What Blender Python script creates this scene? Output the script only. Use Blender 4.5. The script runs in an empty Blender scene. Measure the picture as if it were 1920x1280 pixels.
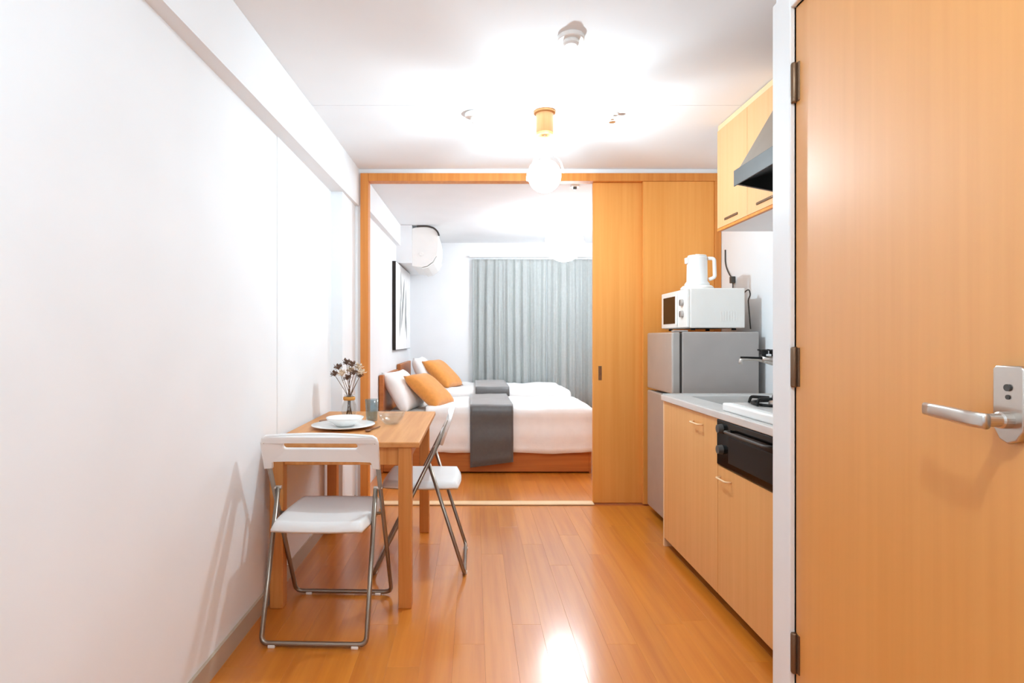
import bpy, bmesh, math, random
from mathutils import Vector, Matrix, noise
random.seed(7)
PI = math.pi
SC = bpy.context.scene
COL = SC.collection

# ------------------------------------------------------------------ camera, world, exposure
# image frame 1920 x 1280; straight-ahead point at (888, 635), focal length 1057 px, eye 1.18 m
cam_d = bpy.data.cameras.new('camera')
cam_d.sensor_width = 36.0
cam_d.lens = 36.0 * 1057 / 1920
cam_d.shift_x = (960 - 888) / 1920
cam_d.shift_y = (635 - 640) / 1920
cam_d.clip_start = 0.05
cam = bpy.data.objects.new('camera', cam_d)
COL.objects.link(cam)
cam.location = (0, 0, 1.18)
cam.rotation_euler = (PI / 2, 0, 0)
SC.camera = cam

world = bpy.data.worlds.new('world')
SC.world = world
world.use_nodes = True
world.node_tree.nodes['Background'].inputs[0].default_value = (0.8, 0.87, 1.0, 1)
world.node_tree.nodes['Background'].inputs[1].default_value = 0.3

SC.view_settings.view_transform = 'Standard'
SC.view_settings.look = 'None'
SC.view_settings.gamma = 1.0
SC.view_settings.use_curve_mapping = False
SC.view_settings.exposure = 0.24
SC.cycles.max_bounces = 8
SC.cycles.diffuse_bounces = 6
SC.cycles.glossy_bounces = 4
SC.cycles.transmission_bounces = 4
SC.cycles.transparent_max_bounces = 8
SC.cycles.caustics_reflective = False
SC.cycles.caustics_refractive = False

KITCHEN_LAMP = 55.0      # watts of the bulb in the kitchen pendant
BEDROOM_LAMP = 30.0      # emission of the paper lantern in the bedroom
HALL_LAMP = 31.0         # watts of the ceiling lamp in the hallway
LAMP_COL = (0.80, 1.0, 1.11)
LAMP_COOL = (0.92, 1.0, 1.07)

# ------------------------------------------------------------------ helpers
def lin(c):
    return tuple(((v / 255) / 12.92 if v / 255 <= 0.04045 else ((v / 255 + 0.055) / 1.055) ** 2.4) for v in c) + (1.0,)

def base_mat(name):
    m = bpy.data.materials.new(name)
    m.use_nodes = True
    return m, m.node_tree, m.node_tree.nodes['Principled BSDF']

def mat(name, c, rough=0.5, metal=0.0, spec=0.5, coat=0.0, bump=0.0, bscale=60.0, vary=0.03, sheen=0.0, det=1):
    """plain surface with a faint procedural mottling"""
    m, nt, b = base_mat(name)
    N = nt.nodes; L = nt.links
    tc = N.new('ShaderNodeTexCoord')
    nz = N.new('ShaderNodeTexNoise'); nz.inputs['Scale'].default_value = bscale * 0.15; nz.inputs['Detail'].default_value = det
    L.new(tc.outputs['Object'], nz.inputs['Vector'])
    cr = N.new('ShaderNodeValToRGB')
    l = lin(c)
    cr.color_ramp.elements[0].color = tuple(v * (1 - vary) for v in l[:3]) + (1,)
    cr.color_ramp.elements[1].color = tuple(min(1, v * (1 + vary)) for v in l[:3]) + (1,)
    cr.color_ramp.elements[0].position = 0.3; cr.color_ramp.elements[1].position = 0.7
    L.new(nz.outputs['Fac'], cr.inputs['Fac'])
    L.new(cr.outputs['Color'], b.inputs['Base Color'])
    b.inputs['Roughness'].default_value = rough
    b.inputs['Metallic'].default_value = metal
    b.inputs['Specular IOR Level'].default_value = spec
    b.inputs['Coat Weight'].default_value = coat
    b.inputs['Coat Roughness'].default_value = 0.15
    if sheen: b.inputs['Sheen Weight'].default_value = sheen
    if bump > 0:
        n2 = N.new('ShaderNodeTexNoise'); n2.inputs['Scale'].default_value = bscale; n2.inputs['Detail'].default_value = 1
        L.new(tc.outputs['Object'], n2.inputs['Vector'])
        bp = N.new('ShaderNodeBump'); bp.inputs['Strength'].default_value = bump; bp.inputs['Distance'].default_value = 0.004
        L.new(n2.outputs['Fac'], bp.inputs['Height']); L.new(bp.outputs['Normal'], b.inputs['Normal'])
    return m

def wood(name, c1, c2, axis='Z', rough=0.4, coat=0.0, coat_r=0.15, fine=26.0, long=1.2, rnd=0.0, spec=0.5):
    """veneer: noise stretched along the grain axis"""
    m, nt, b = base_mat(name)
    N = nt.nodes; L = nt.links
    tc = N.new('ShaderNodeTexCoord')
    mp = N.new('ShaderNodeMapping')
    s = [fine, fine, fine]; s['XYZ'.index(axis)] = long
    mp.inputs['Scale'].default_value = s
    nz = N.new('ShaderNodeTexNoise'); nz.inputs['Scale'].default_value = 1.0; nz.inputs['Detail'].default_value = 3
    nz.inputs['Roughness'].default_value = 0.6
    oi = N.new('ShaderNodeObjectInfo')
    va = N.new('ShaderNodeVectorMath'); va.operation = 'ADD'
    mu = N.new('ShaderNodeMath'); mu.operation = 'MULTIPLY'; mu.inputs[1].default_value = 37.0
    L.new(oi.outputs['Random'], mu.inputs[0])
    L.new(tc.outputs['Object'], mp.inputs['Vector'])
    L.new(mp.outputs['Vector'], va.inputs[0])
    if rnd > 0:
        L.new(mu.outputs[0], va.inputs[1])
    L.new(va.outputs['Vector'], nz.inputs['Vector'])
    cr = N.new('ShaderNodeValToRGB')
    cr.color_ramp.elements[0].color = lin(c1); cr.color_ramp.elements[1].color = lin(c2)
    cr.color_ramp.elements[0].position = 0.3; cr.color_ramp.elements[1].position = 0.7
    L.new(nz.outputs['Fac'], cr.inputs['Fac'])
    out = cr.outputs['Color']
    if rnd > 0:
        hs = N.new('ShaderNodeHueSaturation')
        mr = N.new('ShaderNodeMapRange')
        mr.inputs['To Min'].default_value = 1 - rnd; mr.inputs['To Max'].default_value = 1 + rnd
        L.new(oi.outputs['Random'], mr.inputs['Value'])
        L.new(mr.outputs['Result'], hs.inputs['Value'])
        L.new(out, hs.inputs['Color'])
        out = hs.outputs['Color']
    L.new(out, b.inputs['Base Color'])
    b.inputs['Roughness'].default_value = rough
    b.inputs['Specular IOR Level'].default_value = spec
    b.inputs['Coat Weight'].default_value = coat
    b.inputs['Coat Roughness'].default_value = coat_r
    return m

def glow(name, c, strength):
    m, nt, b = base_mat(name)
    b.inputs['Base Color'].default_value = tuple(c) + (1,)
    b.inputs['Emission Color'].default_value = tuple(c) + (1,)
    b.inputs['Emission Strength'].default_value = strength
    return m

def glass(name, c=(240, 246, 248), rough=0.03):
    """thin clear glass: mostly see-through with a mirror-like skin"""
    m, nt, b = base_mat(name)
    N = nt.nodes; L = nt.links
    tr = N.new('ShaderNodeBsdfTransparent'); tr.inputs[0].default_value = lin(c)
    gl = N.new('ShaderNodeBsdfGlossy'); gl.inputs[0].default_value = (1, 1, 1, 1); gl.inputs[1].default_value = rough
    lw = N.new('ShaderNodeLayerWeight'); lw.inputs['Blend'].default_value = 0.25
    fr = N.new('ShaderNodeMapRange'); fr.inputs['To Min'].default_value = 0.04; fr.inputs['To Max'].default_value = 0.3
    L.new(lw.outputs['Facing'], fr.inputs['Value'])
    mx = N.new('ShaderNodeMixShader')
    L.new(fr.outputs[0], mx.inputs[0]); L.new(tr.outputs[0], mx.inputs[1]); L.new(gl.outputs[0], mx.inputs[2])
    L.new(mx.outputs[0], N['Material Output'].inputs['Surface'])
    N.remove(b)
    return m

def origin_of(o):
    v = Vector((0, 0, 0))
    while o is not None:
        v += Vector(o.location); o = o.parent
    return v

def link(name, me, m, parent=None, smooth=False, local=False):
    """one mesh object; verts are given in world space unless local"""
    if parent is not None and not local:
        me.transform(Matrix.Translation(-origin_of(parent)))
    if smooth:
        for p in me.polygons: p.use_smooth = True
    o = bpy.data.objects.new(name, me)
    if m is not None: me.materials.append(m)
    COL.objects.link(o)
    if parent is not None: o.parent = parent
    return o

def obj(name, bm, m, parent=None, smooth=False, local=False):
    me = bpy.data.meshes.new(name)
    bm.to_mesh(me); bm.free()
    return link(name, me, m, parent, smooth, local)

def thing(name, label, cat, loc=(0, 0, 0), rz=0.0, group=None):
    o = bpy.data.objects.new(name, None)
    COL.objects.link(o)
    o.location = loc; o.rotation_euler = (0, 0, rz)
    o.empty_display_size = 0.05
    tag(o, label, cat, group)
    return o

def tag(o, label, cat, group=None, kind=None):
    o['label'] = label; o['category'] = cat
    if group: o['group'] = group
    if kind: o['kind'] = kind
    return o

def struct(o, label, cat):
    return tag(o, label, cat, kind='structure')

def box(x0, x1, y0, y1, z0, z1, bev=0.0, seg=2, bm=None):
    b = bm or bmesh.new()
    vs = [b.verts.new(p) for p in ((x0, y0, z0), (x1, y0, z0), (x1, y1, z0), (x0, y1, z0),
                                   (x0, y0, z1), (x1, y0, z1), (x1, y1, z1), (x0, y1, z1))]
    fs = [b.faces.new([vs[i] for i in f]) for f in ((3, 2, 1, 0), (4, 5, 6, 7), (0, 1, 5, 4), (1, 2, 6, 5), (2, 3, 7, 6), (3, 0, 4, 7))]
    if bev > 0:
        es = list({e for f in fs for e in f.edges})
        bmesh.ops.bevel(b, geom=es, offset=bev, segments=seg, profile=0.5, affect='EDGES')
    return b

def prism(pts, axis, a, b_, bm=None, bev=0.0):
    """extrude a closed polygon (list of 2-D points) along an axis from a to b_"""
    b = bm or bmesh.new()
    def P(u, v, t):
        return {'X': (t, u, v), 'Y': (u, t, v), 'Z': (u, v, t)}[axis]
    A = [b.verts.new(P(u, v, a)) for u, v in pts]
    B = [b.verts.new(P(u, v, b_)) for u, v in pts]
    n = len(pts)
    fs = [b.faces.new(A[::-1]), b.faces.new(B)]
    for i in range(n):
        fs.append(b.faces.new((A[i], A[(i + 1) % n], B[(i + 1) % n], B[i])))
    bmesh.ops.recalc_face_normals(b, faces=fs)
    if bev > 0:
        es = list({e for f in fs for e in f.edges})
        bmesh.ops.bevel(b, geom=es, offset=bev, segments=2, profile=0.5, affect='EDGES')
    return b

def lathe(prof, c=(0, 0, 0), n=32, axis='Z', bm=None, close=True):
    """revolve (r, h) points about an axis through c"""
    b = bm or bmesh.new()
    def P(r, h, a):
        u, v = r * math.cos(a), r * math.sin(a)
        p = {'Z': (u, v, h), 'X': (h, u, v), 'Y': (u, h, v)}[axis]
        return (p[0] + c[0], p[1] + c[1], p[2] + c[2])
    rings = []
    for r, h in prof:
        if r < 1e-6:
            rings.append([b.verts.new(P(0, h, 0))])
        else:
            rings.append([b.verts.new(P(r, h, 2 * PI * i / n)) for i in range(n)])
    fs = []
    for A, B in zip(rings, rings[1:]):
        if len(A) == 1 and len(B) == 1: continue
        for i in range(n):
            j = (i + 1) % n
            if len(A) == 1: fs.append(b.faces.new((A[0], B[j], B[i])))
            elif len(B) == 1: fs.append(b.faces.new((A[i], A[j], B[0])))
            else: fs.append(b.faces.new((A[i], A[j], B[j], B[i])))
    if close:
        for R in (rings[0], rings[-1]):
            if len(R) > 1: fs.append(b.faces.new(R))
    bmesh.ops.recalc_face_normals(b, faces=fs)
    return b

def sphere(c, r, n=24, m=14, sx=1, sy=1, sz=1):
    b = bmesh.new()
    bmesh.ops.create_uvsphere(b, u_segments=n, v_segments=m, radius=r)
    for v in b.verts: v.co = Vector((v.co.x * sx + c[0], v.co.y * sy + c[1], v.co.z * sz + c[2]))
    return b

def rounded(pts, r, seg=5):
    """round the inner corners of a polyline"""
    P = [Vector(p) for p in pts]
    out = [P[0]]
    for a, b, c in zip(P, P[1:], P[2:]):
        d1 = (a - b); d2 = (c - b)
        k = min(r, d1.length * 0.45, d2.length * 0.45)
        s = b + d1.normalized() * k; e = b + d2.normalized() * k
        for i in range(seg + 1):
            t = i / seg
            out.append(s * (1 - t) ** 2 + b * 2 * t * (1 - t) + e * t * t)
    out.append(P[-1])
    return out

def tube(pts, r, n=10, bm=None, closed=False):
    b = bm or bmesh.new()
    P = [Vector(p) for p in pts]
    m = len(P)
    rr = r if hasattr(r, '__len__') else [r] * m
    tans = []
    for i in range(m):
        if closed: t = P[(i + 1) % m] - P[i - 1]
        else: t = P[min(i + 1, m - 1)] - P[max(i - 1, 0)]
        tans.append(t.normalized())
    up = Vector((0, 0, 1))
    if abs(tans[0].dot(up)) > 0.9: up = Vector((1, 0, 0))
    nrm = (up - tans[0] * up.dot(tans[0])).normalized()
    rings = []
    for i in range(m):
        nrm = (nrm - tans[i] * nrm.dot(tans[i])).normalized()
        bi = tans[i].cross(nrm)
        rings.append([b.verts.new(P[i] + (nrm * math.cos(2 * PI * k / n) + bi * math.sin(2 * PI * k / n)) * rr[i]) for k in range(n)])
    fs = []
    pairs = list(zip(rings, rings[1:])) + ([(rings[-1], rings[0])] if closed else [])
    for A, B in pairs:
        for k in range(n):
            fs.append(b.faces.new((A[k], A[(k + 1) % n], B[(k + 1) % n], B[k])))
    if not closed:
        fs.append(b.faces.new(rings[0][::-1])); fs.append(b.faces.new(rings[-1]))
    bmesh.ops.recalc_face_normals(b, faces=fs)
    return b

def round_rect(w, h, r, seg=6, cx=0.0, cy=0.0):
    pts = []
    for sx, sy, a0 in ((1, 1, 0), (-1, 1, PI / 2), (-1, -1, PI), (1, -1, 3 * PI / 2)):
        ox, oy = cx + sx * (w / 2 - r), cy + sy * (h / 2 - r)
        for i in range(seg + 1):
            a = a0 + PI / 2 * i / seg
            pts.append((ox + r * math.cos(a), oy + r * math.sin(a)))
    return pts

def plate_mesh(loops, thick, bev=0.0):
    """flat plate in the XY plane with holes (first loop is the outline); thickness along Z, centred"""
    cu = bpy.data.curves.new('tmp', 'CURVE'); cu.dimensions = '2D'; cu.fill_mode = 'BOTH'
    cu.extrude = thick / 2 - bev; cu.bevel_depth = bev; cu.bevel_resolution = 2
    for lp in loops:
        sp = cu.splines.new('POLY'); sp.points.add(len(lp) - 1)
        for p, (x, y) in zip(sp.points, lp): p.co = (x, y, 0, 1)
        sp.use_cyclic_u = True
    o = bpy.data.objects.new('tmp', cu); COL.objects.link(o)
    dg = bpy.context.evaluated_depsgraph_get()
    me = bpy.data.meshes.new_from_object(o.evaluated_get(dg))
    bpy.data.objects.remove(o); bpy.data.curves.remove(cu)
    return me

def copy_tree(o, parent=None):
    c = o.copy(); COL.objects.link(c); c.parent = parent
    for ch in list(o.children): copy_tree(ch, c)
    return c

# ------------------------------------------------------------------ materials
M = {}
M['wall'] = mat('wall_paint', (238, 240, 242), rough=0.75, bscale=30, vary=0.01, det=0)
M['ceil'] = mat('ceiling_paint', (238, 240, 242), rough=0.85, bscale=30, vary=0.01, det=0)
M['white_trim'] = mat('white_trim_paint', (236, 236, 236), rough=0.4, vary=0.01)
M['floor'] = wood('floor_board', (196, 108, 22), (216, 132, 38), 'Y', rough=0.42, coat=1.0, coat_r=0.16, fine=22, long=1.0, rnd=0.05)
M['floor_base'] = mat('subfloor', (190, 106, 40), rough=0.7)
M['door'] = wood('door_veneer', (220, 150, 76), (226, 157, 83), 'Z', rough=0.45, fine=40, long=0.9, spec=0.5, coat=1.0, coat_r=0.34)
M['slide'] = wood('sliding_door_veneer', (226, 148, 64), (235, 160, 78), 'Z', rough=0.5, fine=34, long=0.8)
M['frame'] = wood('frame_wood', (206, 122, 46), (224, 146, 66), 'Z', rough=0.45, fine=40, long=1.0)
M['cab'] = wood('cabinet_veneer', (218, 160, 96), (226, 170, 108), 'Z', rough=0.45, fine=44, long=1.0)
M['cab_edge'] = mat('cabinet_edge_band', (236, 200, 156), rough=0.5)
M['table'] = wood('table_pine', (196, 128, 66), (216, 152, 90), 'Y', rough=0.45, fine=30, long=1.5)
M['table_leg'] = wood('table_leg_pine', (196, 122, 56), (216, 146, 78), 'Z', rough=0.45, fine=40, long=1.5)
M['bedwood'] = wood('bed_frame_wood', (166, 92, 36), (190, 112, 50), 'X', rough=0.45, fine=34, long=1.0)
M['skirting'] = mat('skirting_vinyl', (190, 172, 152), rough=0.55)
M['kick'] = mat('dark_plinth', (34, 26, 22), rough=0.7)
M['chrome'] = mat('brushed_steel', (206, 198, 190), rough=0.28, metal=1.0)
M['tubesteel'] = mat('chair_tube_steel', (150, 138, 126), rough=0.3, metal=0.9)
M['steel'] = mat('worktop_steel', (224, 220, 216), rough=0.32, metal=0.4)
M['hood'] = mat('range_hood_enamel', (148, 136, 124), rough=0.42, metal=0.4)
M['black'] = mat('black_glass', (10, 9, 8), rough=0.14, spec=0.25)
M['blackm'] = mat('black_enamel', (14, 13, 12), rough=0.5, spec=0.3)
M['darkgrey'] = mat('dark_grey_plastic', (70, 66, 62), rough=0.5)
M['plastic'] = mat('white_plastic', (240, 238, 235), rough=0.38, vary=0.01)
M['seat'] = mat('chair_plastic', (236, 234, 232), rough=0.42, vary=0.01)
M['appl'] = mat('appliance_white', (238, 234, 228), rough=0.4, vary=0.01)
M['fridge'] = mat('fridge_grey', (176, 168, 163), rough=0.45, metal=0.15)
M['fridge_door'] = mat('fridge_door_silver', (186, 180, 174), rough=0.34, metal=0.45)
M['gasket'] = mat('dark_gasket', (66, 60, 56), rough=0.7)
M['linen'] = mat('white_linen', (240, 238, 236), rough=0.9, bump=0.15, bscale=90, vary=0.02, sheen=0.2)
M['mattress'] = mat('mattress_ticking', (228, 224, 218), rough=0.9)
M['runner'] = mat('grey_runner_weave', (70, 67, 65), rough=0.5, spec=0.9, bump=0.1, bscale=260, vary=0.1, sheen=0.8)
M['cushion'] = mat('ochre_cushion', (222, 146, 66), rough=0.9, bump=0.3, bscale=200, vary=0.06, sheen=0.3)
M['curtain'] = mat('grey_curtain', (224, 228, 226), rough=0.9, bump=0.15, bscale=240, vary=0.03, sheen=0.2)
M['canvas'] = mat('canvas_white', (240, 240, 240), rough=0.8)
M['ink'] = mat('grey_print_ink', (150, 154, 152), rough=0.8, vary=0.2)
M['glass'] = glass('clear_glass', (244, 246, 246))
M['blueglass'] = glass('pale_blue_glass', (216, 226, 229))
M['dried'] = mat('dried_flower', (120, 92, 76), rough=0.95, vary=0.3)
M['dried2'] = mat('pale_dried_flower', (222, 202, 178), rough=0.95, vary=0.2)
M['stem'] = mat('dried_stem', (112, 82, 54), rough=0.9)
M['amber'] = mat('amber_twine', (214, 150, 70), rough=0.8)
M['ceramic'] = mat('white_ceramic', (244, 243, 241), rough=0.22, vary=0.01)
M['darkwood'] = wood('dark_wood', (110, 66, 36), (134, 84, 48), 'X', rough=0.5)
M['canopy'] = wood('lamp_canopy_wood', (204, 140, 78), (216, 156, 94), 'Z', rough=0.5)
M['hinge'] = mat('bronze_hinge', (124, 98, 76), rough=0.4, metal=0.7)
M['lampwhite'] = mat('lamp_white_enamel', (242, 240, 236), rough=0.5)
def opal(name, c, strength, clear):
    m, nt, b = base_mat(name)
    N = nt.nodes; L = nt.links
    tr = N.new('ShaderNodeBsdfTransparent'); em = N.new('ShaderNodeEmission')
    em.inputs[0].default_value = tuple(c) + (1,); em.inputs[1].default_value = strength
    mx = N.new('ShaderNodeMixShader'); mx.inputs[0].default_value = clear
    L.new(em.outputs[0], mx.inputs[1]); L.new(tr.outputs[0], mx.inputs[2])
    L.new(mx.outputs[0], N['Material Output'].inputs['Surface']); N.remove(b)
    return m
M['opal'] = opal('opal_glass_globe', LAMP_COL, 12.0, 0.7)
M['opal'].cycles.emission_sampling = 'NONE'
M['bglow'] = glow('paper_lantern_glow', LAMP_COOL, BEDROOM_LAMP)
M['hglow'] = glow('hall_lamp_glow', LAMP_COL, 12.0)
M['hglow'].cycles.emission_sampling = 'NONE'

# ------------------------------------------------------------------ the setting
CEIL = 2.39
YB, YP, YF = -1.3, 4.02, 7.1         # back of the hall, partition, bedroom end
XR = 1.76                            # kitchen wall
XH = 0.80                            # hallway wall with the door
def xl(y):                           # the left wall runs slightly inwards
    return -0.915 + 0.030 * (y - 1.95) if y < YP else -0.853 + 0.016 * (y - YP)

# floor with boards
fl = obj('floor', box(-1.2, 2.0, YB - .1, YF + .1, -0.10, -0.008), M['floor_base'])
struct(fl, 'glossy orange wood strip floor', 'floor')
PW = 0.118
lens_ = [1.82, 1.21, 0.91]
plank_me = {}
def plank(x0, y0, ln, w):
    key = (round(ln, 3), round(w, 3))
    if key not in plank_me:
        b = box(0, w, 0, ln, -0.008, 0.0, 0.0)
        es = [e for e in b.edges if all(v.co.z > -0.001 for v in e.verts)]
        bmesh.ops.bevel(b, geom=es, offset=0.0004, segments=1, affect='EDGES')
        me = bpy.data.meshes.new('plank'); b.to_mesh(me); b.free(); me.materials.append(M['floor'])
        plank_me[key] = me
    o = bpy.data.objects.new('plank', plank_me[key]); COL.objects.link(o)
    o.location = (x0, y0, 0); o.parent = fl
ncol = int(math.ceil((XR + 1.02) / PW))
for i in range(ncol):
    x = -1.02 + i * PW
    for (ya, yb) in ((YB, YP - 0.035), (YP + 0.055, YF)):
        if ya < 0 and x > XH + 0.05: ya = 1.45
        y = ya - (0.3 * ((i * 7) % 5)) * 0.5
        first = True
        while y < yb - 0.01:
            L0 = 1.21
            y0 = max(y, ya); y1 = min(y + L0, yb)
            if y1 - y0 > 0.03:
                plank(x, y0, y1 - y0 - 0.0005, PW - 0.0002)
            y += L0

# ceiling in two fields with a fine joint
c1 = obj('ceiling', box(-1.2, 2.0, YB - .1, 2.9225, CEIL, CEIL + .1), M['ceil'])
struct(c1, 'white ceiling over the hallway and kitchen', 'ceiling')
c2 = obj('ceiling', box(-1.2, 2.0, 2.923, YF + .1, CEIL - 0.0015, CEIL + .1), M['ceil'])
struct(c2, 'white ceiling beyond the fine joint above the table and bedroom', 'ceiling')

# left wall (kitchen side) with a pilaster by the opening, and overhead beam
XW = -0.915
wl = obj('wall_left', prism([(XW - .004, YB), (XW - .004, 2.63), (XW, 2.632), (XW, 3.62), (-.842, 3.62), (-.842, YP - .001), (-1.3, YP), (-1.3, YB)], 'Z', 0, CEIL), M['wall'])
struct(wl, 'white painted wall beside the dining table', 'wall')
bw = 0.052
wb = obj('trim_1', prism([(XW - .02, YB), (-.895, YB), (-.868, 1.6), (-.815, YP - .002), (XW - .02, YP - .002)], 'Z', 2.125, CEIL - .001), M['wall'])
struct(wb, 'white boxed beam along the top of the table wall', 'beam')
sk = obj('baseboard_left', prism([(XW - .01, YB), (XW + .008, YB), (XW + .008, 3.612), (-.834, 3.612), (-.834, YP - .03), (XW - .01, YP - .03)], 'Z', 0.0, 0.075, bev=0.0), M['skirting'])
struct(sk, 'beige skirting along the foot of the white wall', 'baseboard')

# bedroom walls
w = obj('wall_bedroom_left', prism([(xl(YP), YP + .001), (xl(YF), YF + .1), (-1.3, YF + .1), (-1.3, YP + .001)], 'Z', 0, CEIL), M['wall'])
struct(w, 'white bedroom wall behind the headboards', 'wall')
w = obj('trim_2', prism([(xl(YP) - .01, YP + .06), (xl(YP) + .045, YP + .06), (xl(YF) + .045, YF), (xl(YF) - .01, YF)], 'Z', 2.17, CEIL - .004), M['wall'])
struct(w, 'white beam above the picture in the bedroom', 'beam')
w = obj('trim_3', box(xl(6.4) - .03, -0.655, 5.98, YF - .001, 1.985, CEIL - .004), M['wall'])
struct(w, 'white boxed-out corner carrying the air conditioner', 'bulkhead')
w = obj('wall_far', box(-1.3, 2.0, YF, YF + .1, 0, CEIL), M['wall'])
struct(w, 'white end wall of the bedroom behind the curtains', 'wall')
w = obj('wall_bedroom_right', box(XR, XR + .1, YP + .06, YF, 0, CEIL), M['wall'])
struct(w, 'white bedroom wall hidden by the sliding doors', 'wall')
# kitchen wall, hall wall, back wall
w = obj('wall_right', box(XR, XR + .1, 1.42, YP + .06, 0, CEIL), M['wall'])
struct(w, 'white kitchen wall behind the worktop', 'wall')
w = obj('wall_back', box(-1.3, 2.0, YB - .1, YB, 0, CEIL), M['wall'])
struct(w, 'white wall at the entrance end of the hallway', 'wall')
# hallway wall with a door opening Y .58-1.405, Z 0-2.0
DY0, DY1, DZ = 0.585, 1.405, 2.005
b = box(XH, XH + .12, DY1, 1.49, 0, CEIL)
box(XH, XH + .12, YB, DY0, 0, CEIL, bm=b)
box(XH, XH + .12, DY0, DY1, DZ, CEIL, bm=b)
box(XH + .12, XR, 1.42, 1.49, 0, CEIL, bm=b)
w = obj('wall_hall', b, M['wall']); struct(w, 'white hallway wall holding the wooden door', 'wall')

# white door frame around the wooden door
b = box(XH - .012, XH + .1, DY1, 1.487, 0, DZ + .05, .003)
t = obj('trim_4', b, M['white_trim']); struct(t, 'white upright of the door frame between door and kitchen', 'door frame')
obj('frame_head', box(XH - .0115, XH + .1, DY0, DY1 - .001, DZ, DZ + .05, .003), M['white_trim'], t)
obj('frame_upright', box(XH - .0115, XH + .1, DY0 - .07, DY0 - .001, 0, DZ + .05, .003), M['white_trim'], t)
obj('frame_stop', box(XH + .045, XH + .06, DY1 - .02, DY1, 0, DZ, .002), M['white_trim'], t)

# the door itself
d1 = obj('door_1', box(XH + .002, XH + .04, DY0 + .003, DY1 - .0015, .008, DZ - .002, .002), M['door'])
struct(d1, 'tall plain light wood door with steel lever handle', 'door')
for zc in (1.815, 1.11, 0.40):
    hg = obj('hinge', lathe([(0, -.05), (.006, -.05), (.0075, -.046), (.0075, .046), (.006, .05), (0, .05)], (XH - .004, DY1 - .004, zc), 14), M['hinge'], d1, True)
    obj('hinge_leaf', box(XH - .001, XH + .003, DY1 - .02, DY1 - .004, zc - .048, zc + .048, .0008), M['hinge'], hg)
hz, hy = 1.060, 0.832
pm = plate_mesh([[(-.022, .052), (-.022, -.034), (-.012, -.050), (0, -.055), (.012, -.050), (.022, -.034), (.022, .052), (.018, .056), (-.018, .056)]], .014, .002)
# plate_mesh XY -> (y, z) plane at the door face
pm.transform(Matrix.Translation((XH - .005, hy, hz + .022)) @ Matrix(((0, 0, -1, 0), (1, 0, 0, 0), (0, 1, 0, 0), (0, 0, 0, 1))))
hp = link('handle_plate', pm, M['chrome'], d1)
hp['label'] = 'brushed steel handle plate'
obj('lock_button', lathe([(0, 0), (.0052, 0), (.0052, -.003), (0, -.003)], (XH - .0115, hy - .001, hz + .048), 16, 'X'), M['darkgrey'], hp)
obj('lock_indicator', lathe([(0, 0), (.0035, 0), (.0035, -.002), (0, -.002)], (XH - .0115, hy - .001, hz + .034), 12, 'X'), M['darkgrey'], hp)
lv = obj('lever', lathe([(0, 0), (.0125, 0), (.0125, -.012), (.010, -.014), (.0095, -.048), (0, -.048)], (XH - .012, hy, hz), 20, 'X'), M['chrome'], d1, False)
path = [(XH - .056, hy - .014, hz), (XH - .057, hy + .02, hz + .001), (XH - .056, hy + .05, hz + .003), (XH - .053, hy + .085, hz + .004), (XH - .046, hy + .110, hz + .004)]
b = bmesh.new()
rings = []
for i, p in enumerate(path):
    hh = (.0115, .0118, .0112, .0105, .0100)[i]; tt = (.0065, .0065, .006, .0055, .005)[i]
    ring = round_rect(tt * 2, hh * 2, tt * .9, 4)
    rings.append([b.verts.new((p[0] + u, p[1], p[2] + v)) for u, v in ring])
for A, B in zip(rings, rings[1:]):
    for k in range(len(A)): b.faces.new((A[k], A[(k + 1) % len(A)], B[(k + 1) % len(A)], B[k]))
b.faces.new(rings[0]); b.faces.new(rings[-1])
bmesh.ops.recalc_face_normals(b, faces=b.faces)
obj('grip', b, M['chrome'], lv, True)

# partition: frame of the wide opening and the sliding panels
s = YP
b = box(xl(YP) - .2, -0.804, s, s + .05, 0, CEIL)
box(-0.804, XR, s, s + .05, 2.356, CEIL, bm=b)
w = obj('wall_partition', b, M['wall']); struct(w, 'thin strip of white wall around the sliding door frame', 'wall')
f = obj('trim_5', box(-0.804, -0.748, s - .02, s + .06, 0, 2.356, .002), M['frame']); struct(f, 'orange wood frame of the opening to the bedroom', 'door frame')
obj('frame_head', box(-0.747, XR - .002, s - .02, s + .06, 2.300, 2.356, .002), M['frame'], f)
obj('frame_upright', box(1.712, XR - .002, s - .02, s + .06, 0, 2.2995, .002), M['frame'], f)
sl = obj('trim_6', box(-0.747, 0.856, s - .03, s + .05, 0.0, 0.012, .003), M['cab_edge']); struct(sl, 'pale wood threshold strip on the floor of the opening', 'threshold')
d2 = obj('door_2', box(.856, 1.44, s + .024, s + .05, .004, 2.299, .002), M['slide'])
struct(d2, 'plain orange wood sliding door with recessed pull', 'sliding door')
pull = obj('door_pull', box(.895, .918, s + .020, s + .0235, .885, .985, .0012), M['hinge'], d2)
obj('pull_recess', box(.900, .914, s + .0185, s + .0215, .892, .978, 0), M['darkwood'], pull)
d3 = obj('door_3', box(1.205, 1.711, s - .012, s + .018, .004, 2.299, .002), M['slide'])
struct(d3, 'plain orange wood sliding door behind the fridge', 'sliding door')

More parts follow.
